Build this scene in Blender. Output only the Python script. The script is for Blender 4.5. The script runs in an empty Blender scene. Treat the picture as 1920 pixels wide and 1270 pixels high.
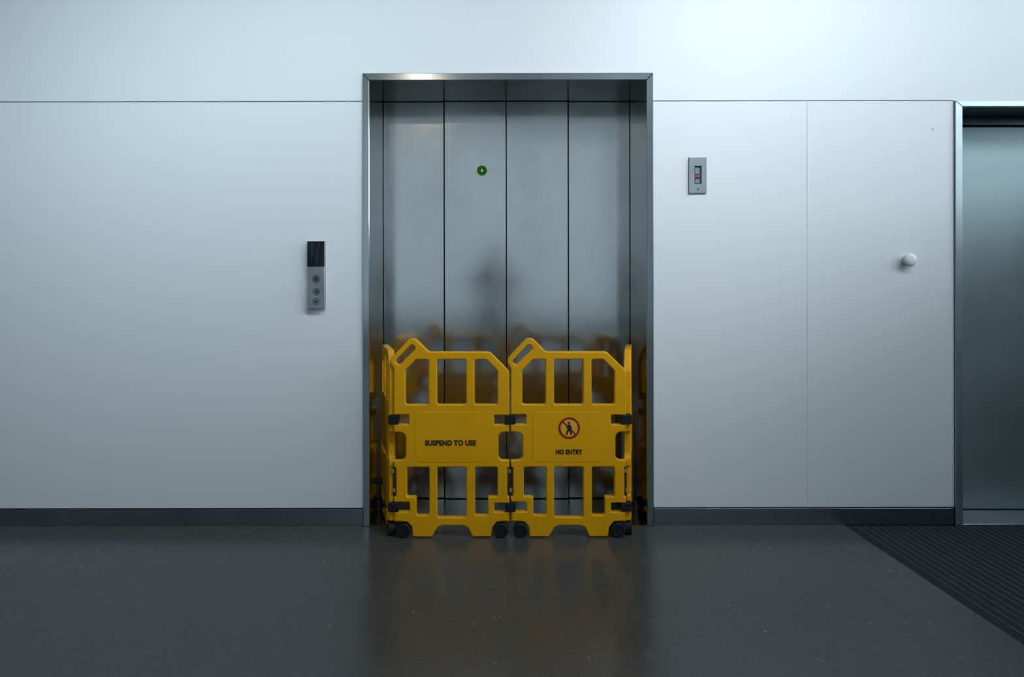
import bpy, bmesh, math, random
from mathutils import Vector, Matrix
random.seed(7)
SC = bpy.context.scene
COL = SC.collection
PI = math.pi

# ------------------------------------------------------------------ camera
CAM_D, CAM_Z, CAM_X, F_PX = 3.4, 1.311, -0.058, 1224.0
cam = bpy.data.cameras.new('camera')
cam.sensor_width = 36.0
cam.lens = 36.0 * F_PX / 1920.0
cam.shift_x = (960 - 929) / 1920.0
cam.shift_y = -(635 - 514) / 1920.0
cam.clip_start = 0.02
cam_o = bpy.data.objects.new('camera', cam)
COL.objects.link(cam_o)
cam_o.location = (CAM_X, -CAM_D, CAM_Z)
cam_o.rotation_euler = Matrix.Rotation(PI / 2, 3, 'X').to_euler()
cam_o.rotation_euler = (Matrix.Rotation(PI / 2, 3, 'X') @ Matrix.Rotation(math.radians(-0.09), 3, 'Z')).to_euler()
SC.camera = cam_o

# ------------------------------------------------------------------ world, lights, exposure
w = bpy.data.worlds.new('world'); SC.world = w; w.use_nodes = True
w.node_tree.nodes['Background'].inputs[0].default_value = (0.55, 0.75, 1.0, 1)
w.node_tree.nodes['Background'].inputs[1].default_value = 0.05
SC.view_settings.view_transform = 'Standard'
SC.view_settings.look = 'None'
SC.view_settings.gamma = 1.0
SC.view_settings.use_curve_mapping = False
SC.cycles.sample_clamp_indirect = 2.0
SC.view_settings.exposure = -0.2

CEIL = 4.6
XL, XR, YB = -4.6, 7.5, -9.0               # hall: left and right ends, far end behind the viewer
SILL, HEAD = 0.35, 4.45                     # guessed windows in the far wall, added for the steel to reflect
SILL2, HEAD2 = 2.3, 3.9                    # high windows in the right-hand end wall
def area(name, loc, sx, sy, power, color, rot=(0, 0, 0), spread=180):
    l = bpy.data.lights.new(name, 'AREA'); l.shape = 'RECTANGLE'
    l.size = sx; l.size_y = sy; l.energy = power; l.color = color; l.spread = math.radians(spread)
    o = bpy.data.objects.new(name, l); COL.objects.link(o)
    o.location = loc; o.rotation_euler = rot
    return o
DAY = (0.68, 0.88, 1.0)
COOL = (0.82, 0.92, 1.0)
zc, hh = (SILL + HEAD) / 2, HEAD - SILL
def aimed(name, loc, target, sx, sy, power, color, spread):
    d = (Vector(target) - Vector(loc)).to_track_quat('-Z', 'Y')
    o = area(name, loc, sx, sy, power, color, spread=spread); o.rotation_euler = d.to_euler()
    return o
# daylight from guessed windows added behind the viewer, and from the high windows at the right end
L_B1 = area('added_daylight_far', (-0.2, YB - 0.15, zc), 5.6, hh, 60, DAY, rot=(PI / 2, 0, 0))
L_B3 = area('added_daylight_far_right', (5.3, YB - 0.15, zc), 3.4, hh, 12, DAY, rot=(PI / 2, 0, 0))
L_R = area('daylight_right', (XR + 0.15, -2.4, (SILL2 + HEAD2) / 2), HEAD2 - SILL2, 4.4, 330, DAY, rot=(0, PI / 2, 0))
# unseen washers, added to make the lift wall bright above and dim below
L_W1 = aimed('added_washer_left', (-0.9, -2.5, 3.95), (-1.9, 0, 2.1), 2.2, 0.14, 11.5, (0.72, 0.88, 1.0), 56)
L_W2 = aimed('added_washer_middle', (1.9, -2.5, 3.95), (0.6, 0, 2.05), 2.2, 0.14, 17, COOL, 63)
L_W3 = aimed('added_washer_right', (4.7, -2.5, 3.95), (2.7, 0, 2.1), 2.2, 0.14, 9.5, COOL, 69)

# ------------------------------------------------------------------ materials
def mat(name, color, rough=0.5, metal=0.0, **kw):
    m = bpy.data.materials.new(name); m.use_nodes = True
    b = m.node_tree.nodes['Principled BSDF']
    b.inputs['Base Color'].default_value = (*color, 1)
    b.inputs['Roughness'].default_value = rough
    b.inputs['Metallic'].default_value = metal
    for k, v in kw.items():
        b.inputs[k].default_value = v
    return m
def nodes(m):
    return m.node_tree.nodes, m.node_tree.links, m.node_tree.nodes['Principled BSDF']
def coords(m, scale=(1, 1, 1), kind='Object'):
    n, l, b = nodes(m)
    tc = n.new('ShaderNodeTexCoord'); mp = n.new('ShaderNodeMapping')
    mp.inputs['Scale'].default_value = scale
    l.new(tc.outputs[kind], mp.inputs['Vector'])
    return mp.outputs['Vector']
def noise(m, vec, scale, detail=3, rough=0.5):
    n, l, b = nodes(m)
    t = n.new('ShaderNodeTexNoise'); t.inputs['Scale'].default_value = scale
    t.inputs['Detail'].default_value = detail; t.inputs['Roughness'].default_value = rough
    l.new(vec, t.inputs['Vector']); return t.outputs['Fac']
def ramp(m, fac, stops):
    n, l, b = nodes(m)
    r = n.new('ShaderNodeValToRGB')
    while len(r.color_ramp.elements) < len(stops): r.color_ramp.elements.new(0.5)
    for e, (p, c) in zip(r.color_ramp.elements, stops):
        e.position = p; e.color = (*c, 1) if len(c) == 3 else c
    l.new(fac, r.inputs['Fac']); return r.outputs['Color']
def bump(m, h, strength, dist=0.01):
    n, l, b = nodes(m)
    bp = n.new('ShaderNodeBump'); bp.inputs['Strength'].default_value = strength
    bp.inputs['Distance'].default_value = dist
    l.new(h, bp.inputs['Height']); l.new(bp.outputs['Normal'], b.inputs['Normal'])
def link(m, out, inp):
    n, l, b = nodes(m); l.new(out, b.inputs[inp])

def steel(name, color, rmin, rmax, brush=(220, 220, 3), bs=0.04):
    m = mat(name, color, rmin, 1.0)
    v = coords(m, (1, 1, 1)); smudge = noise(m, v, 3.2, 5, 0.6)
    link(m, ramp(m, smudge, [(0.3, (rmin,) * 3), (0.72, (rmax,) * 3)]), 'Roughness')
    c = color
    link(m, ramp(m, smudge, [(0.25, tuple(x * 0.9 for x in c)), (0.75, tuple(min(1, x * 1.08) for x in c))]), 'Base Color')
    v2 = coords(m, brush); bump(m, noise(m, v2, 1.0, 2), bs, 0.0008)
    return m

M = {}
M['paint'] = mat('white_wall_paint', (0.80, 0.82, 0.83), 0.45)
v = coords(M['paint']); bump(M['paint'], noise(M['paint'], v, 240, 2), 0.02, 0.002)
M['ceiling'] = mat('ceiling_paint', (0.8, 0.81, 0.82), 0.8)
M['hall_wall'] = mat('hall_wall_paint', (0.55, 0.57, 0.58), 0.7)
M['blocker'] = mat('grey_blocker', (0.24, 0.26, 0.27), 0.7)
M['dark_gap'] = mat('joint_shadow_grey', (0.10, 0.12, 0.14), 0.8)
M['door_steel'] = steel('brushed_door_steel', (0.50, 0.51, 0.505), 0.12, 0.21)
M['trim_steel'] = steel('satin_frame_steel', (0.42, 0.46, 0.48), 0.15, 0.18, brush=(3, 3, 220))
M['side_trim'] = steel('right_door_frame_steel', (0.52, 0.57, 0.60), 0.40, 0.46, brush=(3, 3, 220))
M['jamb_steel'] = steel('jamb_lining_steel', (0.34, 0.35, 0.345), 0.13, 0.22)
M['sill_steel'] = steel('sill_steel', (0.20, 0.20, 0.195), 0.16, 0.26, brush=(3, 200, 200))
M['base_steel'] = steel('baseboard_steel', (0.30, 0.33, 0.35), 0.28, 0.36, brush=(3, 3, 250))
M['grey_door'] = steel('grey_metal_door_leaf', (0.31, 0.37, 0.38), 0.56, 0.62)
M['header'] = mat('dark_header_metal', (0.10, 0.13, 0.14), 0.4, 0.8)
M['plate'] = steel('switch_plate_steel', (0.56, 0.58, 0.60), 0.34, 0.44, brush=(3, 3, 400))
M['black_glass'] = mat('black_display_glass', (0.006, 0.014, 0.022), 0.12)
M['black'] = mat('black_rubber', (0.004, 0.004, 0.005), 0.6)
M['dark_plastic'] = mat('dark_grey_plastic', (0.05, 0.065, 0.08), 0.4)
M['glyph'] = mat('dark_grey_print', (0.17, 0.18, 0.19), 0.5)
M['button'] = mat('button_grey', (0.30, 0.32, 0.335), 0.4, 0.2)
M['white_plastic'] = mat('white_plastic', (0.82, 0.84, 0.85), 0.35)
M['red_light'] = mat('red_lens', (0.30, 0.075, 0.11), 0.35)
M['pale_lens'] = mat('pale_grey_lens', (0.22, 0.27, 0.31), 0.3)
m = bpy.data.materials.new('clear_crinkled_film'); m.use_nodes = True; M['film'] = m
nt = m.node_tree; nt.nodes.remove(nt.nodes['Principled BSDF'])
tr = nt.nodes.new('ShaderNodeBsdfTransparent'); gl = nt.nodes.new('ShaderNodeBsdfGlossy'); gl.inputs['Roughness'].default_value = 0.16
fr = nt.nodes.new('ShaderNodeFresnel'); fr.inputs[0].default_value = 1.34
mx = nt.nodes.new('ShaderNodeMixShader'); nt.links.new(fr.outputs[0], mx.inputs[0])
nt.links.new(tr.outputs[0], mx.inputs[1]); nt.links.new(gl.outputs[0], mx.inputs[2]); nt.links.new(mx.outputs[0], nt.nodes['Material Output'].inputs[0])
M['pale_green'] = mat('pale_green_ring', (0.32, 0.42, 0.20), 0.6)
M['green'] = mat('dark_green_print', (0.007, 0.085, 0.004), 0.6)
for k_ in ('green', 'pale_green'): M[k_].node_tree.nodes['Principled BSDF'].inputs['Specular IOR Level'].default_value = 0.15
M['light_green'] = mat('light_green_print', (0.40, 0.85, 0.36), 0.5)
M['yellow'] = mat('yellow_moulded_plastic', (0.84, 0.40, 0.0), 0.45)
v = coords(M['yellow']); nf = noise(M['yellow'], v, 5, 4)
link(M['yellow'], ramp(M['yellow'], nf, [(0.3, (0.80, 0.37, 0.0)), (0.7, (0.86, 0.405, 0.0))]), 'Base Color')
M['yellow'].node_tree.nodes['Principled BSDF'].inputs['Specular IOR Level'].default_value = 0.3
bump(M['yellow'], noise(M['yellow'], v, 260, 2), 0.06, 0.002)
M['print_black'] = mat('black_print', (0.012, 0.008, 0.005), 0.55)
M['print_red'] = mat('red_print', (0.34, 0.008, 0.006), 0.5)
M['print_pale'] = mat('pale_yellow_print', (0.85, 0.43, 0.04), 0.5)
M['pin_shaded'] = mat('hinge_rod_shaded', (0.045, 0.016, 0.010), 0.5, 0.2)  # shade inside the yellow slots put into the rod colour
M['collar'] = mat('bright_collar_steel', (0.85, 0.85, 0.82), 0.25, 0.9)
M['mat_fibre'] = mat('dark_blue_grey_mat_fibre', (0.018, 0.026, 0.033), 0.95)
v = coords(M['mat_fibre']); bump(M['mat_fibre'], noise(M['mat_fibre'], v, 400, 2), 0.6, 0.003)
M['mat_rail'] = mat('mat_rail_grey', (0.085, 0.115, 0.13), 0.6, 0.0)
M['mat_base'] = mat('mat_well_black', (0.015, 0.02, 0.024), 0.9)
m = bpy.data.materials.new('window_glass'); m.use_nodes = True; M['glass'] = m
nt = m.node_tree; nt.nodes.remove(nt.nodes['Principled BSDF'])
tr = nt.nodes.new('ShaderNodeBsdfTransparent'); gl = nt.nodes.new('ShaderNodeBsdfGlossy'); gl.inputs['Roughness'].default_value = 0.02
mx = nt.nodes.new('ShaderNodeMixShader'); mx.inputs[0].default_value = 0.06
nt.links.new(tr.outputs[0], mx.inputs[1]); nt.links.new(gl.outputs[0], mx.inputs[2]); nt.links.new(mx.outputs[0], nt.nodes['Material Output'].inputs[0])
M['slab'] = mat('floor_joint_dark', (0.02, 0.022, 0.024), 0.8)
M['emit_cool'] = mat('added_diffuser_cool', (0.8, 0.9, 1.0), 0.5)
M['emit_cool'].node_tree.nodes['Principled BSDF'].inputs['Emission Color'].default_value = (0.75, 0.9, 1, 1)
M['emit_cool'].node_tree.nodes['Principled BSDF'].inputs['Emission Strength'].default_value = 2.0
M['emit_warm'] = mat('lamp_lens_warm', (1, 0.9, 0.7), 0.5)
M['emit_warm'].node_tree.nodes['Principled BSDF'].inputs['Emission Color'].default_value = (1, 0.86, 0.66, 1)
M['emit_warm'].node_tree.nodes['Principled BSDF'].inputs['Emission Strength'].default_value = 1000.0
# floor: grey sheet vinyl with short pale and dark flecks lying along x
m = mat('grey_flecked_vinyl', (0.06, 0.06, 0.058), 0.26); M['vinyl'] = m
va = coords(m, (24, 80, 1), 'Object'); vb = coords(m, (27, 90, 1), 'Object'); vc = coords(m, (1, 1, 1))
f1 = ramp(m, noise(m, va, 1.0, 1), [(0.61, (0, 0, 0)), (0.68, (1, 1, 1))])
n_, l_, b_ = nodes(m)
mpd = n_.new('ShaderNodeMapping'); mpd.inputs['Location'].default_value = (31, 17, 5); l_.new(vb, mpd.inputs['Vector'])
f2 = ramp(m, noise(m, mpd.outputs['Vector'], 1.0, 1), [(0.61, (0, 0, 0)), (0.68, (1, 1, 1))])
basec = ramp(m, noise(m, vc, 60, 4, 0.7), [(0.3, (0.066, 0.066, 0.063)), (0.7, (0.080, 0.079, 0.075))])
def mix(m, fac, a, bcol, amt):
    n, l, b = nodes(m)
    mul = n.new('ShaderNodeMath'); mul.operation = 'MULTIPLY'; mul.inputs[1].default_value = amt
    l.new(fac, mul.inputs[0])
    x = n.new('ShaderNodeMix'); x.data_type = 'RGBA'
    l.new(mul.outputs[0], x.inputs[0]); l.new(a, x.inputs[6]); x.inputs[7].default_value = (*bcol, 1)
    return x.outputs[2]
c1 = mix(m, f1, basec, (0.13, 0.128, 0.122), 0.22)
c2 = mix(m, f2, c1, (0.035, 0.035, 0.035), 0.35)
link(m, c2, 'Base Color'); b_.inputs['IOR'].default_value = 1.6
link(m, ramp(m, noise(m, vc, 9, 4), [(0.3, (0.20,) * 3), (0.7, (0.28,) * 3)]), 'Roughness')

# ------------------------------------------------------------------ helpers
def put(name, mesh, material, parent=None, loc=(0, 0, 0), rot=(0, 0, 0), smooth=False):
    o = bpy.data.objects.new(name, mesh); COL.objects.link(o)
    if material is not None and not mesh.materials: mesh.materials.append(material)
    o.location = loc; o.rotation_euler = rot
    if parent is not None: o.parent = parent
    if smooth:
        for p in mesh.polygons: p.use_smooth = True
    return o
def from_bm(name, bm, material, parent=None, loc=(0, 0, 0), rot=(0, 0, 0), smooth=False):
    bmesh.ops.recalc_face_normals(bm, faces=bm.faces)
    me = bpy.data.meshes.new(name); bm.to_mesh(me); bm.free()
    return put(name, me, material, parent, loc, rot, smooth)
def add_box(bm, a, b, bev=0.0, seg=2):
    x0, y0, z0 = a; x1, y1, z1 = b
    r = bmesh.ops.create_cube(bm, size=1.0)
    for v in r['verts']:
        v.co = Vector((x0 + (v.co.x + .5) * (x1 - x0), y0 + (v.co.y + .5) * (y1 - y0), z0 + (v.co.z + .5) * (z1 - z0)))
    if bev > 0:
        es = list({e for v in r['verts'] for e in v.link_edges})
        bmesh.ops.bevel(bm, geom=es, offset=bev, segments=seg, profile=0.5, affect='EDGES')
def box(name, a, b, material, parent=None, bev=0.0, seg=2):
    bm = bmesh.new(); add_box(bm, a, b, bev, seg)
    return from_bm(name, bm, material, parent)
def prism(name, pts, axis, lo, hi, material, parent=None, bev=0.0):
    """pts in (x,z) extruded along y, or in (x,y) extruded along z"""
    bm = bmesh.new()
    mk = (lambda p, t: (p[0], t, p[1])) if axis == 'y' else (lambda p, t: (p[0], p[1], t))
    A = [bm.verts.new(mk(p, lo)) for p in pts]; B = [bm.verts.new(mk(p, hi)) for p in pts]
    bm.faces.new(A); bm.faces.new(B[::-1]); n = len(pts)
    for i in range(n):
        bm.faces.new((A[i], A[(i + 1) % n], B[(i + 1) % n], B[i]))
    bmesh.ops.recalc_face_normals(bm, faces=bm.faces)
    if bev > 0:
        bmesh.ops.bevel(bm, geom=list(bm.edges), offset=bev, segments=1, affect='EDGES')
    return from_bm(name, bm, material, parent)
def add_cyl(bm, p0, p1, r0, r1=None, n=32, caps=True):
    r1 = r0 if r1 is None else r1
    p0 = Vector(p0); p1 = Vector(p1); d = (p1 - p0).normalized()
    up = Vector((0, 0, 1)) if abs(d.z) < 0.9 else Vector((1, 0, 0))
    u = d.cross(up).normalized(); v = d.cross(u)
    R0 = []; R1 = []
    for i in range(n):
        a = 2 * PI * i / n; q = u * math.cos(a) + v * math.sin(a)
        R0.append(bm.verts.new(p0 + q * r0)); R1.append(bm.verts.new(p1 + q * r1))
    for i in range(n):
        bm.faces.new((R0[i], R0[(i + 1) % n], R1[(i + 1) % n], R1[i]))
    if caps:
        bm.faces.new(R0[::-1]); bm.faces.new(R1)
def add_lathe(bm, prof, axis_y=True, n=40, origin=(0, 0, 0)):
    """prof: list of (r, t); revolves about the -y axis (t measured towards -y)"""
    rings = []; o = Vector(origin)
    for r, t in prof:
        if r < 1e-6:
            rings.append([bm.verts.new(o + Vector((0, -t, 0)))])
        else:
            rings.append([bm.verts.new(o + Vector((r * math.cos(2 * PI * i / n), -t, r * math.sin(2 * PI * i / n)))) for i in range(n)])
    for A, B in zip(rings[:-1], rings[1:]):
        for i in range(n):
            a0 = A[i % len(A)]; a1 = A[(i + 1) % n % len(A)]; b0 = B[i % len(B)]; b1 = B[(i + 1) % n % len(B)]
            vs = []
            for q in (a0, a1, b1, b0):
                if q not in vs: vs.append(q)
            if len(vs) > 2: bm.faces.new(vs)
def lathe(name, prof, material, parent=None, loc=(0, 0, 0), n=40, smooth=True):
    bm = bmesh.new(); add_lathe(bm, prof, n=n)
    return from_bm(name, bm, material, parent, loc, smooth=smooth)
def empty(name, loc=(0, 0, 0), rot=(0, 0, 0), parent=None):
    o = bpy.data.objects.new(name, None); COL.objects.link(o)
    o.empty_display_size = 0.1; o.location = loc; o.rotation_euler = rot
    if parent is not None: o.parent = parent
    return o
def tag(o, label, cat, group=None):
    o['label'] = label; o['category'] = cat
    if group: o['group'] = group
    return o
def struct(o, label=None, cat=None):
    o['kind'] = 'structure'
    if label: o['label'] = label
    if cat: o['category'] = cat
    return o

# ------------------------------------------------------------------ dimensions of the lift wall (metres)
U = 1 / 360.0                              # drawing unit: the elevation was measured at 360 units per metre
def WX(u): return (u - 950) * U
def WZ(u): return (986 - u) * U
LF0, LF1 = WX(681), WX(1224.5)             # lift frame, outer
LI0, LI1 = WX(693.5), WX(1212)             # lift opening
LTO, LTI = WZ(138), WZ(151.5)              # frame head, outer / inner
DEP = 0.405                                # depth of the lift recess
R0, R1 = WX(1789.5), WX(2180)              # right-hand door frame, outer
RI0, RI1 = WX(1803), WX(2166)
RTO, RTI = WZ(191), WZ(202)
RDEP = 0.217
JOINT = WZ(190)                            # horizontal joint in the wall cladding
BASE = WZ(955)                             # top of the steel baseboard

# ------------------------------------------------------------------ room shell
wall = empty('wall_back'); struct(wall)
def backing(a, b): return box('wall_backing', a, b, M['dark_gap'], wall)
backing((XL, 0.022, -0.02), (LF0 + 0.005, 0.09, CEIL)); backing((LF1 - 0.005, 0.022, -0.02), (R0 + 0.005, 0.09, CEIL))
backing((LF0, 0.022, LTO - 0.005), (LF1, 0.09, CEIL)); backing((R0, 0.022, RTO - 0.005), (R1, 0.09, CEIL))
backing((R1 - 0.005, 0.022, -0.02), (XR, 0.09, CEIL))
pz0, pz1 = BASE + 0.007, JOINT - 0.003
def panel(x0, x1, z0, z1): return box('wall_panel', (x0, 0, z0), (x1, 0.021, z1), M['paint'], wall, 0.0012, 1)
panel(XL, WX(-150), pz0, pz1); panel(WX(-150) + 0.0015, LF0 - 0.002, pz0, pz1)
panel(LF1 + 0.003, WX(1513), pz0, pz1); panel(WX(1513) + 0.0014, R0 - 0.002, pz0, pz1)
box('joint_filler', (WX(1513) - 0.001, 0.0018, pz0), (WX(1513) + 0.0024, 0.02, pz1), M['paint'], wall)
panel(R1 + 0.002, R1 + 1.5, pz0, pz1); panel(R1 + 1.5015, XR, pz0, pz1)
uz = JOINT + 0.003
M['joint'] = mat('grey_joint_bead', (0.36, 0.39, 0.42), 0.6)
for q0, q1 in ((XL, LF0 - 0.002), (LF1 + 0.003, R0 - 0.004), (R1 + 0.004, XR)):
    box('joint_bead', (q0, 0.0045, pz1), (q1, 0.02, uz), M['joint'], wall)
prism('wall_panel', [(XL, uz), (LF0 - 0.001, uz), (LF0 - 0.001, LTO + 0.001), (LF1 + 0.001, LTO + 0.001), (LF1 + 0.001, uz),
                     (R0 - 0.004, uz), (R0 - 0.004, RTO + 0.002), (R1 + 0.004, RTO + 0.002), (R1 + 0.004, uz), (XR, uz), (XR, CEIL), (XL, CEIL)],
      'y', 0, 0.021, M['paint'], wall)
for (sx, sz, rr) in ((1749, 243, 0.006),):
    lathe('wall_plug', [(0, 0.0006), (rr, 0.0006), (rr * 1.2, 0)], M['hall_wall'], wall, (WX(sx), 0, WZ(sz)), 16)

struct(box('wall_left', (XL - 0.1, YB, -0.02), (XL, 0.09, CEIL), M['hall_wall']))
def window_wall(name, along, lo, hi, openings, sill, head, wn):
    """a wall with openings along x (far wall) or y (end wall), each with a framed pane"""
    W = struct(empty(name))
    def bb(nm, t0, t1, z0, z1, d0, d1, m, par, bev=0):
        if along == 'x': return box(nm, (t0, YB - d1, z0), (t1, YB - d0, z1), m, par, bev)
        return box(nm, (XR + d0, t0, z0), (XR + d1, t1, z1), m, par, bev)
    bb('wall_base', lo, hi, -0.02, sill, 0, 0.1, M['hall_wall'], W); bb('wall_head', lo, hi, head, CEIL, 0, 0.1, M['hall_wall'], W)
    t = lo
    for o0, o1 in openings:
        bb('wall_pier', t, o0, sill, head, 0, 0.1, M['hall_wall'], W); t = o1
    bb('wall_pier', t, hi, sill, head, 0, 0.1, M['hall_wall'], W)
    for k, (o0, o1) in enumerate(openings):
        wi = struct(empty('window_%d' % (wn + k)))
        n = max(2, round((o1 - o0) / 1.6)); st = (o1 - o0 - 0.05) / n
        for q in range(n + 1): bb('mullion', o0 + q * st, o0 + q * st + 0.05, sill, head, 0.03, 0.08, M['header'], wi)
        bb('frame_rail', o0, o1, sill, sill + 0.05, 0.03, 0.08, M['header'], wi); bb('frame_rail', o0, o1, head - 0.05, head, 0.03, 0.08, M['header'], wi)
        for q in range(n): bb('pane', o0 + q * st + 0.05, o0 + (q + 1) * st, sill + 0.05, head - 0.05, 0.052, 0.058, M['glass'], wi)
window_wall('wall_front', 'x', XL, XR, [(-3.0, 2.6), (3.6, 7.0)], SILL, HEAD, 1)  # guessed windows, added so the lift doors mirror something bright
window_wall('wall_right', 'y', YB, 0.02, [(-4.6, -0.2)], SILL2, HEAD2, 3)
struct(box('ceiling', (XL - 0.1, YB - 0.1, CEIL), (XR + 0.1, 0.5, CEIL + 0.1), M['ceiling']))
struct(box('wall_blocker', (4.0, -4.3, 0), (4.12, -0.002, 1.93), M['blocker'], bev=0.004))  # unseen low wall, added to shade the lower right of the lift wall

# floor: a slab with sheets of vinyl, cut back along the edge of the mat well
MT = math.tan(math.radians(2.48)); MX = WX(1582); MYE = -4.6
def mat_x(y): return MX - MT * y
floor = struct(box('floor', (XL - 0.1, YB - 0.1, -0.12), (XR + 0.1, 0.6, -0.016), M['slab']))
def sheet(pts): return prism('vinyl_sheet', pts, 'z', -0.016, 0.0, M['vinyl'], floor)
S1, S2, G = -2.15, 1.51, 0.0012
sheet([(XL, 0.02), (XL, YB), (S1 - G, YB), (S1 - G, 0.02)])
sheet([(S1, 0.02), (S1, YB), (S2 - G, YB), (S2 - G, 0.02), (LI1 - .01, 0.02), (LI1 - .01, 0.002), (LI0 + .01, 0.002), (LI0 + .01, 0.02)])
sheet([(S2, 0.02), (S2, MYE), (mat_x(MYE), MYE), (mat_x(0.02), 0.02)])
sheet([(S2, MYE - G), (S2, YB), (XR, YB), (XR, MYE - G)])
sheet([(4.13, 0.02), (4.13, MYE), (XR, MYE), (XR, 0.02)])

# steel baseboards
struct(box('baseboard_left', (WX(-160), 0.002, 0.0), (LF0 - 0.003, 0.02, BASE), M['base_steel'], bev=0.0012, seg=1))
struct(box('baseboard_right', (LF1 + 0.004, 0.002, 0.0), (R0 - 0.004, 0.02, BASE), M['base_steel'], bev=0.0012, seg=1))

# ------------------------------------------------------------------ lift surround (trim_1), lift doors (door_1)
t1 = struct(empty('trim_1'))
PR = -0.012                                # the casing stands 12 mm proud of the cladding
def casing(pts): return prism('casing', pts, 'y', PR, 0.02, M['trim_steel'], t1, 0.0025)
casing([(LF0, 0), (LI0, 0), (LI0, LTI), (LF0, LTO)])
casing([(LF1, 0), (LF1, LTO), (LI1, LTI), (LI1, 0)])
casing([(LF0, LTO), (LI0, LTI), (LI1, LTI), (LF1, LTO)])
box('jamb_lining', (LI0 - 0.012, 0.02, 0), (LI0, DEP + 0.05, LTI + 0.01), M['jamb_steel'], t1)
box('jamb_lining', (LI1, 0.02, 0), (LI1 + 0.012, DEP + 0.05, LTI + 0.01), M['jamb_steel'], t1)
box('soffit', (LI0, 0.02, LTI), (LI1, DEP + 0.05, LTI + 0.012), M['jamb_steel'], t1)
box('sill_plate', (LI0, 0.003, -0.016), (LI1, DEP - 0.005, -0.001), M['sill_steel'], t1)
box('sill_groove', (LI0, DEP - 0.005, -0.016), (LI1, DEP + 0.05, -0.012), M['slab'], t1)

d1 = struct(empty('door_1', (0, DEP, 0)))
dx = [LI0 + 0.0015, CAM_X + (833 - 929) / 321.7, CAM_X + (949.5 - 929) / 321.7, CAM_X + (1066 - 929) / 321.7, LI1 - 0.0015]
def leaf_box(x0, x1, y0, th): return box('door_panel', (x0, y0, 0.003), (x1, y0 + th, LTI - 0.002), M['door_steel'], d1, 0.0020, 2)
leaf_box(dx[0], dx[1] - 0.0030, 0.010, 0.028); leaf_box(dx[3] + 0.0030, dx[4], 0.010, 0.028)
leaf_box(dx[1] + 0.0030, dx[2] - 0.0018, 0.0, 0.030); leaf_box(dx[2] + 0.0018, dx[3] - 0.0030, 0.0, 0.030)
box('leak_plate', (LI0, 0.046, -0.01), (LI1, 0.056, LTI), M['slab'], d1)  # black plate added close behind the leaves to stop light leaks

# round green sticker on the second leaf
st = empty('door_sticker', (CAM_X + (904 - 929) / 321.7, DEP - 0.0001, CAM_Z + (514 - 320) / 321.7))
tag(st, 'small round dark green sticker with pale rim on steel lift door', 'sticker')
lathe('rim', [(0, 0.0006), (0.0335, 0.0006), (0.0340, 0.0)], M['pale_green'], st, smooth=False)
lathe('disc', [(0, 0.0012), (0.0285, 0.0012), (0.0285, 0.0004)], M['green'], st, smooth=False)
bm = bmesh.new()
vs = [bm.verts.new((math.sin(i * PI / 4) * r, -0.0018, math.cos(i * PI / 4) * r)) for i, r in enumerate([.012, .0045, .008, .0045, .010, .0045, .008, .0045])]
f = bm.faces.new(vs); r_ = bmesh.ops.extrude_face_region(bm, geom=[f])
for e in r_['geom']:
    if isinstance(e, bmesh.types.BMVert): e.co.y += 0.0008
from_bm('mark', bm, M['light_green'], st)

# ------------------------------------------------------------------ right-hand door (door_2) and its frame (trim_2)
t2 = struct(empty('trim_2'))
def casing2(pts): return prism('casing', pts, 'y', -0.010, 0.02, M['side_trim'], t2, 0.002)
casing2([(R0, 0), (RI0, 0), (RI0, RTI), (R0, RTO)])
casing2([(R1, 0), (R1, RTO), (RI1, RTI), (RI1, 0)])
casing2([(R0, RTO), (RI0, RTI), (RI1, RTI), (R1, RTO)])
box('jamb_lining', (RI0 - 0.012, 0.02, 0), (RI0, RDEP + 0.06, RTI), M['side_trim'], t2)
box('jamb_lining', (RI1, 0.02, 0), (RI1 + 0.012, RDEP + 0.06, RTI), M['side_trim'], t2)
box('soffit', (RI0, 0.02, RTI), (RI1, RDEP + 0.06, RTI + 0.012), M['header'], t2)
box('threshold', (RI0, 0.004, -0.016), (RI1, RDEP - 0.012, 0.002), M['plate'], t2, 0.001, 1)
box('threshold_back', (RI0, RDEP - 0.012, -0.016), (RI1, RDEP + 0.08, -0.012), M['slab'], t2)
sc2 = F_PX / (CAM_D + RDEP)
def RZ(v): return CAM_Z + (514 - v) / sc2
d2 = struct(empty('door_2', (RI0, RDEP, 0)))
box('door_leaf', (0.001, 0, RZ(956.5)), (RI1 - RI0 - 0.001, 0.04, RZ(240)), M['grey_door'], d2, 0.0015, 1)
box('header_rail', (0.001, -0.006, RZ(236)), (RI1 - RI0 - 0.001, 0.03, RZ(227.5)), M['trim_steel'], d2, 0.001, 1)
box('header_track', (0.001, 0.008, RZ(227)), (RI1 - RI0 - 0.001, 0.03, RTI - 0.001), M['header'], d2)
box('door_backing', (0.001, 0.045, 0), (RI1 - RI0 - 0.001, 0.055, RTI), M['slab'], d2)

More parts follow.
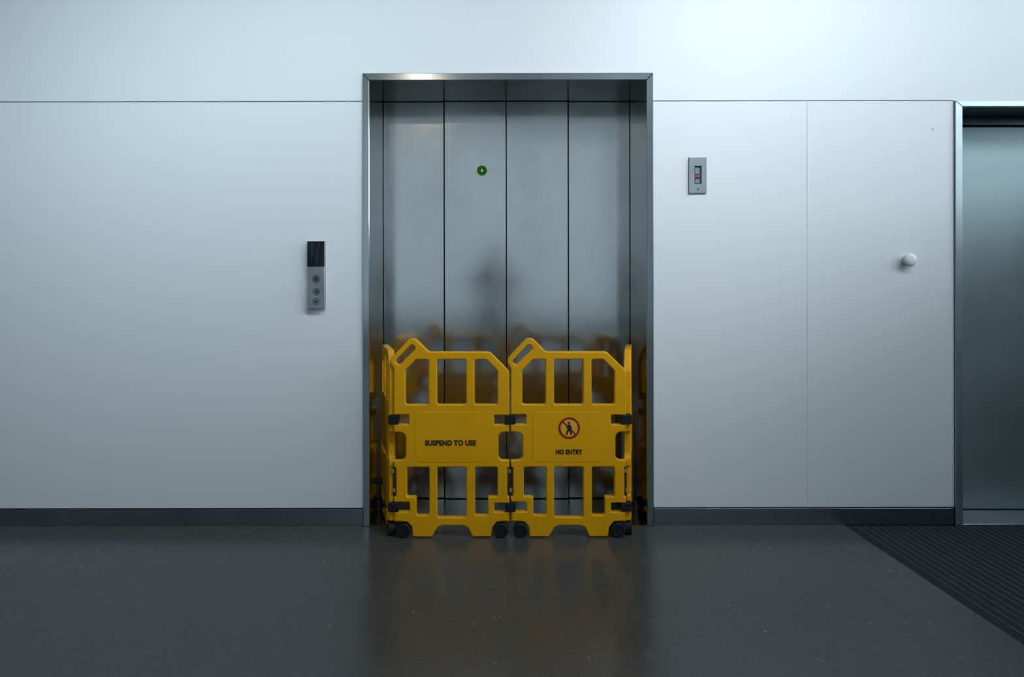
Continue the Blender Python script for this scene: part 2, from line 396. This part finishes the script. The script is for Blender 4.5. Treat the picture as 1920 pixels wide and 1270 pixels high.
# ------------------------------------------------------------------ call panel left of the lift
cp = tag(empty('lift_call_panel', (WX(594.5), 0, WZ(515))), 'narrow steel lift call panel with black display, wrapped in clear film', 'call panel')
pw, ph = 33 * U / 2, 126 * U / 2
box('body', (-pw, -0.020, -ph), (pw, -0.0002, ph), M['plate'], cp, 0.0015, 1)
box('display', (-pw + 0.0008, -0.0212, WZ(500) - WZ(515)), (pw - 0.0008, -0.0195, ph - 0.0012), M['black_glass'], cp, 0.0005, 1)
for k, zy in enumerate((523, 546.5, 565)):
    z = WZ(zy) - WZ(515)
    b = lathe('button', [(0, 0.0028), (0.0154, 0.0028), (0.0160, 0.0022), (0.0160, -0.001)], M['button'], cp, (0.001, -0.0200, z), smooth=False)
    bm = bmesh.new(); add_lathe(bm, [(0.0195, -0.001), (0.0195, 0.001), (0.0168, 0.001), (0.0168, -0.001)], n=32)
    from_bm('button_ring', bm, M['glyph'], b)
    bm = bmesh.new(); 
    s = 1 if k == 0 else -1
    if k < 2:
        tri = [(-0.008, -0.005 * s), (0.008, -0.005 * s), (0, 0.008 * s)]
    else:
        tri = [(-0.006, -0.006), (0.006, -0.006), (0.006, 0.006), (-0.006, 0.006)]
    A = [bm.verts.new((x, -0.0034, zz)) for x, zz in tri]; B = [bm.verts.new((x, -0.0026, zz)) for x, zz in tri]
    bm.faces.new(A); bm.faces.new(B[::-1])
    for i in range(len(tri)): bm.faces.new((A[i], A[(i + 1) % len(tri)], B[(i + 1) % len(tri)], B[i]))
    from_bm('symbol', bm, M['dark_plastic'], b)
bm = bmesh.new()
NX, NZ = 14, 40
grid = []
for j in range(NZ + 1):
    row = []
    for i in range(NX + 1):
        x = -pw - 0.002 + (2 * pw + 0.004) * i / NX; z = -ph - 0.004 + (2 * ph + 0.006) * j / NZ
        cr = 0.0022 * math.sin(z * 26 + x * 40) + 0.0016 * abs(math.sin(z * 47 - x * 95 + 0.8)) + 0.0012 * math.sin(x * 210 + 2.0 * math.sin(z * 22))
        row.append(bm.verts.new((x, -0.0262 - cr, z)))
    grid.append(row)
for j in range(NZ):
    for i in range(NX):
        bm.faces.new((grid[j][i], grid[j][i + 1], grid[j + 1][i + 1], grid[j + 1][i]))
from_bm('plastic_film', bm, M['film'], cp, smooth=True)

# ------------------------------------------------------------------ key-switch plate right of the lift
ks = tag(empty('wall_indicator_plate', (WX(1308), 0, WZ(330))), 'small steel indicator plate with recessed window on white wall', 'indicator')
pw, ph = 16.3 * U, 33.3 * U
wx0, wx1, wz0, wz1 = -6.5 * U, 7.0 * U, -16.0 * U, 18.0 * U
bm = bmesh.new()
for a, b in (((-pw, -ph), (wx0, ph)), ((wx1, -ph), (pw, ph)), ((wx0, wz1), (wx1, ph)), ((wx0, -ph), (wx1, wz0))):
    add_box(bm, (a[0], -0.010, a[1]), (b[0], -0.0002, b[1]))
bmesh.ops.remove_doubles(bm, verts=bm.verts, dist=1e-6)
M['plate_dim'] = steel('indicator_plate_steel', (0.40, 0.43, 0.45), 0.32, 0.42, brush=(3, 3, 400))
from_bm('face_plate', bm, M['plate_dim'], ks)
box('window_recess', (wx0, -0.003, wz0), (wx1, -0.0004, wz1), M['dark_plastic'], ks)
xa, xb = wx0 + 0.003, wx1 - 0.010
box('upper_lens', (xa, -0.0075, 2.5 * U), (xb, -0.0025, 14 * U), M['pale_lens'], ks, 0.001, 1)
box('red_lens', (xa - 0.002, -0.0085, -4.5 * U), (xb + 0.002, -0.0025, 1.0 * U), M['red_light'], ks, 0.001, 1)
box('lower_lens', (xa, -0.0075, -14.5 * U), (xb, -0.0025, -7.0 * U), M['pale_lens'], ks, 0.001, 1)
sc = lathe('screw', [(0, 0.0028), (0.006, 0.002), (0.0065, 0)], M['glyph'], ks, (0, -0.0098, -25.5 * U), 20)

# ------------------------------------------------------------------ round white knob right of it
kn = tag(empty('wall_bumper', (WX(1700), 0, WZ(489))), 'round white wall bumper left of the grey metal door', 'wall bumper')
lathe('base', [(0.026, 0.0), (0.026, 0.006), (0.022, 0.010), (0.014, 0.012), (0.0, 0.012)], M['white_plastic'], kn)
lathe('cap', [(0.020, 0.010), (0.030, 0.018), (0.034, 0.026), (0.0335, 0.033), (0.028, 0.039), (0.016, 0.0425), (0, 0.043)], M['white_plastic'], kn)

# ------------------------------------------------------------------ entrance mat, set in its well
me_ = tag(empty('entrance_mat', (mat_x(0), 0, 0), (0, 0, math.radians(2.48))), 'dark blue grey ribbed entrance mat set into the floor at right', 'mat')
ML = 4.58
# the well runs along the wall, so every strip starts at the wall line
PITCH = 0.040
NR = int((3.96 - MX) / PITCH)
bm = bmesh.new(); add_box(bm, (0.0, -ML, -0.0155), (NR * PITCH + 0.02, -0.002, -0.011)); from_bm('mat_base', bm, M['mat_base'], me_)
bm = bmesh.new(); add_box(bm, (0.002, -ML, -0.011), (0.020, -0.003, -0.0005), 0.002, 1); from_bm('mat_edge', bm, M['mat_base'], me_)
bm = bmesh.new(); add_box(bm, (0, -ML, -0.011), (0.028, -0.004, -0.0028), 0.003, 2)
fib = bpy.data.meshes.new('carpet_strip'); bm.to_mesh(fib); bm.free(); fib.materials.append(M['mat_fibre'])
bm = bmesh.new(); add_box(bm, (0, -ML, -0.011), (0.0055, -0.004, -0.0008), 0.0012, 1)
rail = bpy.data.meshes.new('scraper_rail'); bm.to_mesh(rail); bm.free(); rail.materials.append(M['mat_rail'])
for i in range(NR):
    x = 0.022 + i * PITCH; dy = -math.tan(math.radians(2.48)) * x
    put('carpet_strip', fib, None, me_, (x, dy, 0)); put('scraper_rail', rail, None, me_, (x + 0.0310, dy, 0))

# ------------------------------------------------------------------ folding barrier
S = 377.6
def rounded(pts, default):
    """pts: (x, y[, r]) in drawing units; returns the polygon with filleted corners"""
    out = []; n = len(pts)
    for i in range(n):
        p = Vector(pts[i][:2]); a = Vector(pts[i - 1][:2]); b = Vector(pts[(i + 1) % n][:2])
        r = pts[i][2] if len(pts[i]) > 2 else default
        u = (a - p); v = (b - p); lu, lv = u.length, v.length; u.normalize(); v.normalize()
        ang = u.angle(v)
        if r <= 0 or ang > PI - 0.02: out.append(p); continue
        t = min(r / math.tan(ang / 2), lu * 0.49, lv * 0.49); rr = t * math.tan(ang / 2)
        c = p + (u + v).normalized() * (rr / math.sin(ang / 2))
        s = p + u * t; e = p + v * t
        a0 = math.atan2(s.y - c.y, s.x - c.x); a1 = math.atan2(e.y - c.y, e.x - c.x)
        d = (a1 - a0 + PI) % (2 * PI) - PI
        k = max(2, int(abs(d) / 0.22))
        for j in range(k + 1):
            q = a0 + d * j / k; out.append(Vector((c.x + rr * math.cos(q), c.y + rr * math.sin(q))))
    return out
def moulding(name, loops, thick, bev, material, sx=1.0):
    """loops: outline and holes (drawing units) -> solid with rounded edges; local x along the panel, z up, front at -y"""
    cu = bpy.data.curves.new(name, 'CURVE'); cu.dimensions = '2D'; cu.fill_mode = 'BOTH'
    cu.extrude = thick / 2 - bev; cu.bevel_depth = bev; cu.bevel_resolution = 2; cu.offset = -bev
    for lp in loops:
        sp = cu.splines.new('POLY'); sp.points.add(len(lp) - 1)
        for q, p in zip(sp.points, lp): q.co = ((p.x - 737) / S * sx, (1009 - p.y) / S, 0, 1)
        sp.use_cyclic_u = True
    o = bpy.data.objects.new(name, cu); COL.objects.link(o)
    dg = bpy.context.evaluated_depsgraph_get()
    me = bpy.data.meshes.new_from_object(o.evaluated_get(dg))
    bpy.data.objects.remove(o); bpy.data.curves.remove(cu)
    me.transform(Matrix.Rotation(PI / 2, 4, 'X')); me.name = name
    me.materials.clear(); me.materials.append(material)
    for p in me.polygons: p.use_smooth = False
    return me
def outline(handle):
    pts = [(738, 979, 1), (762, 979, 4), (771, 988, 5), (773, 1007, 1), (809, 1007.5, 3), (819, 990, 5), (828, 986, 5), (868, 986, 5), (877, 990, 5), (885, 1007.5, 3), (920, 1007, 1), (922, 990, 6), (931, 979, 4), (954.5, 979, 1),
           (954.5, 961, 1), (926, 961, 1.5), (926, 944, 1.5), (954.5, 944, 1), (954.5, 933, 1), (950.5, 931, 2), (950.5, 878, 2), (954.5, 876, 1),
           (954.5, 864, 1.5), (934, 864, 18), (934, 811, 18), (954.5, 811, 1.5), (954.5, 797, 1), (926, 797, 1.5), (926, 779, 1.5), (954.5, 779, 1),
           (954.5, 696, 12), (918, 660, 12)]
    if handle:
        pts += [(804, 660, 7), (773, 629, 13), (729, 676, 14), (738, 692, 5)]
    else:
        pts += [(773, 660, 12), (737.5, 696, 12)]
    x = 737.5
    pts += [(x, 778, 1), (766, 778, 1.5), (766, 796, 1.5), (x, 796, 1), (x, 811, 1.5), (760, 811, 18), (760, 864, 18), (x, 864, 1.5), (x, 876, 1), (742, 878, 2), (742, 931, 2), (x, 933, 1), (x, 942, 1), (767, 942, 1.5), (767, 960, 1.5), (x, 960, 1)]
    return rounded(pts, 3)
def holes(handle):
    h = []
    if handle:
        h.append([(759.5, 695, 2.5), (759.5, 759, 4), (803, 759, 4), (803, 674.5, 3), (779, 674.5, 3)])
        d = Vector((0.705, -0.709)); nrm = Vector((0.709, 0.705))
        c0 = Vector((747.2, 678)); c1 = Vector((772.2, 652.6)); r = 5.6
        h.append([tuple(c0 - d * r + nrm * r) + (5.5,), tuple(c0 - d * r - nrm * r) + (5.5,), tuple(c1 + d * r - nrm * r) + (5.5,), tuple(c1 + d * r + nrm * r) + (5.5,)])
    else:
        h.append([(759.5, 696, 2.5), (759.5, 759, 4), (803, 759, 4), (803, 674.5, 3), (780, 674.5, 3)])
    h.append([(819, 674.5, 3), (819, 759, 4), (873.5, 759, 4), (873.5, 674.5, 3)])
    h.append([(889.5, 674.5, 3), (889.5, 759, 4), (932.5, 759, 4), (932.5, 696, 2.5), (911.5, 674.5, 3)])
    h.append([(762, 876.5, 3), (762, 932, 3.5), (780, 932, 3), (780, 967, 3.5), (804, 967, 4), (804, 876.5, 3)])
    h.append([(819, 876.5, 3), (819, 971, 4), (873.5, 971, 4), (873.5, 876.5, 3)])
    h.append([(890, 876.5, 3), (890, 967, 4), (914, 967, 3.5), (914, 932, 3), (932, 932, 3.5), (932, 876.5, 3)])
    return [rounded(q, 3) for q in h]
TH = 0.034
BY = -0.141                                # centre plane of the two front leaves
PX0 = CAM_X + (737 - 929) / S
me_front = moulding('barrier_panel', [outline(True)] + holes(True), TH, 0.0065, M['yellow'])
SXS = 0.735
me_side = moulding('barrier_panel', [outline(False)] + holes(False), TH, 0.0055, M['yellow'], SXS)

bar = tag(empty('folding_barrier', (0.0, BY, 0)), 'yellow plastic folding barrier on black wheels closing off the lift doorway', 'barrier')
def BXl(u): return (u - 737) / S
def BZ(v): return (1009 - v) / S
# wheel: tyre with a sunk hub
def wheel_mesh():
    bm = bmesh.new(); R = 0.0365; hw = 0.021
    add_lathe(bm, [(0, hw - 0.003), (0.007, hw - 0.003), (0.008, hw - 0.006), (0.024, hw - 0.006), (0.026, hw), (0.033, hw), (R, hw - 0.004), (R, -hw + 0.004), (0.033, -hw), (0.026, -hw), (0.024, -hw + 0.006), (0, -hw + 0.006)], n=36)
    bmesh.ops.recalc_face_normals(bm, faces=bm.faces)
    me = bpy.data.meshes.new('wheel'); bm.to_mesh(me); bm.free(); me.materials.append(M['black'])
    return me
wm = wheel_mesh()
me_field = moulding('raised_field', [rounded([(779, 773, 7), (779, 867, 9), (915, 867, 9), (915, 773, 7)], 6)], 0.005, 0.0012, M['yellow'])
me_field_side = moulding('raised_field', [rounded([(779, 773, 7), (779, 867, 9), (915, 867, 9), (915, 773, 7)], 6)], 0.005, 0.0012, M['yellow'], SXS)
def leaf(mesh, loc, ang, sx=1.0):
    p = put('barrier_panel', mesh, None, bar, loc, (0, 0, ang))
    for u in (756.0, 938.5):
        put('wheel', wm, None, p, (BXl(u) * sx, -0.002, 0.0365))
    put('raised_field', me_field if sx == 1.0 else me_field_side, None, p, (0, -TH / 2 + 0.0011, 0))
    return p
pl = leaf(me_front, (PX0, 0, 0), 0)
pr = leaf(me_front, (PX0 + 219.6 / S, 0, 0), 0)
HL = Vector((PX0 - 0.006, 0.0)); FL = Vector((-0.682, 0.405))
HR = Vector((PX0 + (219.6 + 218.6) / S + 0.004, 0.0)); FR = Vector((0.694, 0.405))
WS = 217.5 / S * SXS
dl = (HL - FL).normalized(); OL = HL - dl * WS
leaf(me_side, (OL.x, OL.y, 0), math.atan2(dl.y, dl.x), SXS)
dr = (FR - HR).normalized()
leaf(me_side, (HR.x, HR.y, 0), math.atan2(dr.y, dr.x), SXS)
# hinges: black clips and rods in a shaded brown at the three folds
for u in (737.0, 956.2, 1174.5):
    xc = CAM_X + (u - 929) / S
    for v0, v1 in ((778.5, 796), (943, 960)):
        box('hinge_clip', (xc - 0.0265, -0.021, BZ(v1)), (xc + 0.0265, 0.021, BZ(v0)), M['black'], bar, 0.004, 2)
    bm = bmesh.new(); add_cyl(bm, (xc, 0.004, 0.115), (xc, 0.004, 0.37), 0.0050, n=14)
    rod = from_bm('hinge_rod', bm, M['pin_shaded'], bar, smooth=True)
    bm = bmesh.new(); add_cyl(bm, (xc - 0.003, -0.006, BZ(888)), (xc - 0.003, -0.006, BZ(881)), 0.006, n=14); from_bm('collar', bm, M['collar'], rod)
    bm = bmesh.new(); add_cyl(bm, (xc + 0.003, -0.006, BZ(924)), (xc + 0.003, -0.006, BZ(917)), 0.006, n=14); from_bm('collar', bm, M['collar'], rod)

# lettering and the no-entry sign, printed on the raised fields
FACE = -TH / 2 - 0.0019
def lettering(txt, u0, u1, v0, v1, parent, weight=0.05):
    cu = bpy.data.curves.new('lettering', 'FONT'); cu.body = txt; cu.size = 1.0; cu.offset = weight; cu.extrude = 0.02
    cu.space_character = 1.06
    o = bpy.data.objects.new('lettering', cu); COL.objects.link(o)
    me = bpy.data.meshes.new_from_object(o.evaluated_get(bpy.context.evaluated_depsgraph_get()))
    bpy.data.objects.remove(o); bpy.data.curves.remove(cu)
    xs = [v.co.x for v in me.vertices]; ys = [v.co.y for v in me.vertices]
    ax, bx, ay, by = min(xs), max(xs), min(ys), max(ys)
    W = (u1 - u0) / S; H = (v1 - v0) / S
    for v in me.vertices:
        v.co = Vector((BXl(u0) + (v.co.x - ax) / (bx - ax) * W, FACE - 0.0003 - (v.co.z + 0.02) * 0.012, BZ(v1) + (v.co.y - ay) / (by - ay) * H))
    me.materials.clear(); me.materials.append(M['print_black']); me.name = 'lettering'
    return put('lettering', me, None, parent)
lettering('SUSPEND TO USE', 796.5, 892, 825.3, 836, pl)
lettering('NO ENTRY', 1041.5 - 219.6, 1091.5 - 219.6, 843, 852.5, pr)
CX, CZ = BXl(1066.7 - 219.6), BZ(803)
def flat(name, loops, y, material, parent, th=0.0006):
    cu = bpy.data.curves.new(name, 'CURVE'); cu.dimensions = '2D'; cu.fill_mode = 'BOTH'; cu.extrude = th / 2
    for lp in loops:
        sp = cu.splines.new('POLY'); sp.points.add(len(lp) - 1)
        for q, p in zip(sp.points, lp): q.co = (p[0] / S + CX, p[1] / S + CZ, 0, 1)
        sp.use_cyclic_u = True
    o = bpy.data.objects.new(name, cu); COL.objects.link(o)
    me = bpy.data.meshes.new_from_object(o.evaluated_get(bpy.context.evaluated_depsgraph_get()))
    bpy.data.objects.remove(o); bpy.data.curves.remove(cu)
    me.transform(Matrix.Rotation(PI / 2, 4, 'X')); me.transform(Matrix.Translation((0, y, 0)))
    me.materials.clear(); me.materials.append(material)
    return put(name, me, None, parent)
circ = lambda r, n=64, cx=0, cy=0: [(cx + r * math.cos(2 * PI * i / n), cy + r * math.sin(2 * PI * i / n)) for i in range(n)]
flat('sign_ground', [circ(18)], FACE - 0.0004, M['print_pale'], pr)
flat('sign_ring', [circ(20.2), circ(16.2)], FACE - 0.0008, M['print_red'], pr)
a = math.radians(-45); ca, sa = math.cos(a), math.sin(a)
flat('sign_slash', [[(x * ca - y * sa, x * sa + y * ca) for x, y in ((-17.5, -1.5), (17.5, -1.5), (17.5, 1.5), (-17.5, 1.5))]], FACE - 0.0011, M['print_red'], pr)
man = [circ(2.3, 16, -0.6, 9.6)]
man += [[(-2.6, 6.6), (1.4, 6.6), (3.6, 4.4), (5.6, -1.2), (4.2, -1.9), (2.6, 1.6), (2.2, -2.2), (4.4, -7.2), (5.8, -12.4), (2.2, -12.4), (1.2, -8.2), (-0.6, -4.2),
         (-2.4, -8.2), (-3.2, -12.4), (-6.6, -12.4), (-5.2, -7.2), (-3.2, -2.4), (-3.0, 1.4), (-4.6, -0.6), (-6.6, -0.2), (-6.0, 1.0), (-4.6, 1.6)]]
flat('sign_figure', man, FACE - 0.0015, M['print_black'], pr)

# ------------------------------------------------------------------ housings of the added washers, and the downlight
for L, words in ((L_W1, 'left'), (L_W2, 'middle'), (L_W3, 'right')):
    t = tag(empty('added_washer', L.location, L.rotation_euler), 'unseen washer lamp added to brighten the lift wall, %s one of three' % words, 'ceiling light', 'added washers facing the lift wall')
    bm = bmesh.new(); add_box(bm, (-1.13, -0.10, 0.03), (1.13, 0.10, 0.10), 0.01, 2)
    for q in (-1, 1): add_box(bm, (-1.13, q * 0.09 - 0.008, -0.02), (1.13, q * 0.09 + 0.008, 0.03))
    from_bm('housing', bm, M['white_plastic'], t)
    box('diffuser', (-1.1, -0.08, 0.01), (1.1, 0.08, 0.03), M['emit_cool'], t)
    up = L.rotation_euler.to_matrix().transposed() @ Vector((0, 0, 1))
    for q in (-0.8, 0.8):
        p0 = Vector((q, 0, 0.09)); k = (CEIL - (L.location.z + (L.rotation_euler.to_matrix() @ p0).z))
        bm = bmesh.new(); add_cyl(bm, p0, p0 + up * k, 0.008, n=10); from_bm('hanger', bm, M['white_plastic'], t)
dl_ = tag(empty('downlight', (-1.297, -7.51, CEIL)), 'small round warm downlight in the ceiling before the lift', 'downlight')
lathe('bezel', [(0.05, 0), (0.07, 0), (0.07, 0.006), (0.05, 0.006)], M['white_plastic'], dl_).rotation_euler = (PI / 2, 0, 0)
lathe('lens', [(0, 0.004), (0.045, 0.004), (0.045, 0.0)], M['emit_warm'], dl_).rotation_euler = (PI / 2, 0, 0)

# ------------------------------------------------------------------ the person behind the camera (a dark reflection in the doors)
M['jacket'] = mat('dark_navy_jacket', (0.012, 0.014, 0.02), 0.85)
M['trousers'] = mat('dark_trousers', (0.012, 0.012, 0.014), 0.85)
M['skin'] = mat('skin', (0.45, 0.27, 0.19), 0.55)
M['hair'] = mat('dark_hair', (0.010, 0.008, 0.007), 0.6)
M['camera_body'] = mat('black_camera_body', (0.008, 0.008, 0.009), 0.45)
PX, PY = CAM_X - 0.02, -3.93
per = tag(empty('person', (PX, PY, 0)), 'person in dark jacket, a blurred reflection in the steel lift doors, holding a camera', 'person')
def skinned(name, verts, edges, radii, mats, pick, root=0, sub=2):
    me = bpy.data.meshes.new(name); me.from_pydata(verts, edges, []); me.update()
    o = bpy.data.objects.new(name, me); COL.objects.link(o)
    md = o.modifiers.new('skin', 'SKIN'); sv = me.skin_vertices[0].data
    for v, r in zip(sv, radii): v.radius = r if isinstance(r, tuple) else (r, r)
    sv[root].use_root = True
    o.modifiers.new('sub', 'SUBSURF').levels = sub
    res = bpy.data.meshes.new_from_object(o.evaluated_get(bpy.context.evaluated_depsgraph_get()))
    bpy.data.objects.remove(o); bpy.data.meshes.remove(me)
    res.materials.clear()
    for q in mats: res.materials.append(q)
    for p in res.polygons: p.use_smooth = True; p.material_index = pick(p.center)
    return put(name, res, None, per)
V = [(0, 0, .90), (0, 0, 1.06), (0, .01, 1.22), (0, 0, 1.33), (0, .015, 1.41), (0, .03, 1.47), (0, .04, 1.55), (0, .035, 1.62)]
E = [(i, i + 1) for i in range(7)]
R = [(.15, .11), (.135, .10), (.155, .11), (.13, .09), .052, .062, (.075, .092), (.055, .07)]
for sgn in (-1, 1):
    i = len(V)
    V += [(sgn * .17, 0, 1.32), (sgn * .31, .03, 1.10), (sgn * .10, .27, 1.245), (sgn * .075, .32, 1.27)]; R += [.058, .045, .028, (.036, .020)]
    E += [(3, i), (i, i + 1), (i + 1, i + 2), (i + 2, i + 3)]
    for k, (dx_, ln) in enumerate(((.030, .055), (.011, .062), (-.009, .060), (-.028, .048))):
        j = len(V); z0 = 1.262 + dx_
        V += [(sgn * .068, .345, z0), (sgn * .060, .345 + ln * .55, z0), (sgn * .036, .345 + ln * .80, z0)]; R += [.0095, .0085, .0075]
        E += [(i + 3, j), (j, j + 1), (j + 1, j + 2)]
    j = len(V); V += [(sgn * .050, .325, 1.315), (sgn * .030, .345, 1.335)]; R += [.011, .009]; E += [(i + 3, j), (j, j + 1)]
    k = len(V)
    V += [(sgn * .09, 0, .84), (sgn * .10, .02, .48), (sgn * .10, -.01, .10), (sgn * .105, .06, .045), (sgn * .11, .15, .035)]; R += [.088, .058, .042, (.042, .040), (.038, .030)]
    E += [(0, k), (k, k + 1), (k + 1, k + 2), (k + 2, k + 3), (k + 3, k + 4)]
def pick(c):
    if c.z > 1.395 or (c.y > .25 and c.z > 1.15): return 2
    return 0 if c.z > .86 else 1
skinned('body', V, E, R, [M['jacket'], M['trousers'], M['skin']], pick)
bm = bmesh.new(); bmesh.ops.create_uvsphere(bm, u_segments=24, v_segments=16, radius=1.0)
for v in bm.verts: v.co = Vector((v.co.x * .085, v.co.y * .10 + .022, v.co.z * .10 + 1.595))
bmesh.ops.delete(bm, geom=[v for v in bm.verts if v.co.y > .07 and v.co.z < 1.63 or v.co.z < 1.50], context='VERTS')
from_bm('hair', bm, M['hair'], per, smooth=True)
for sgn in (-1, 1):
    bm = bmesh.new(); bmesh.ops.create_uvsphere(bm, u_segments=12, v_segments=8, radius=.011)
    from_bm('eye', bm, M['print_black'], per, (sgn * .031, .128, 1.555))
    bm = bmesh.new(); bmesh.ops.create_uvsphere(bm, u_segments=12, v_segments=8, radius=.03)
    for v in bm.verts: v.co = Vector((v.co.x * .35, v.co.y * .6, v.co.z))
    from_bm('ear', bm, M['skin'], per, (sgn * .083, .03, 1.545))
bm = bmesh.new(); add_cyl(bm, (0, .12, 1.555), (0, .150, 1.522), .008, .016, n=12); from_bm('nose', bm, M['skin'], per, smooth=True)
bm = bmesh.new(); add_box(bm, (-.024, .120, 1.487), (.024, .132, 1.494), .003, 2); from_bm('mouth', bm, M['print_red'], per)
pc = tag(empty('camera_body', (CAM_X, -CAM_D - 0.06, CAM_Z)), 'black camera held by the person reflected in the doors', 'camera')
bm = bmesh.new(); add_box(bm, (-.060, -.075, -.055), (.060, -.040, .035), .006, 2); add_box(bm, (-.028, -.075, .033), (.028, -.045, .058), .006, 2); from_bm('shell', bm, M['camera_body'], pc)
bm = bmesh.new(); add_cyl(bm, (0, -.046, 0), (0, .035, 0), .036, .038, n=32); from_bm('barrel', bm, M['camera_body'], pc, smooth=False)
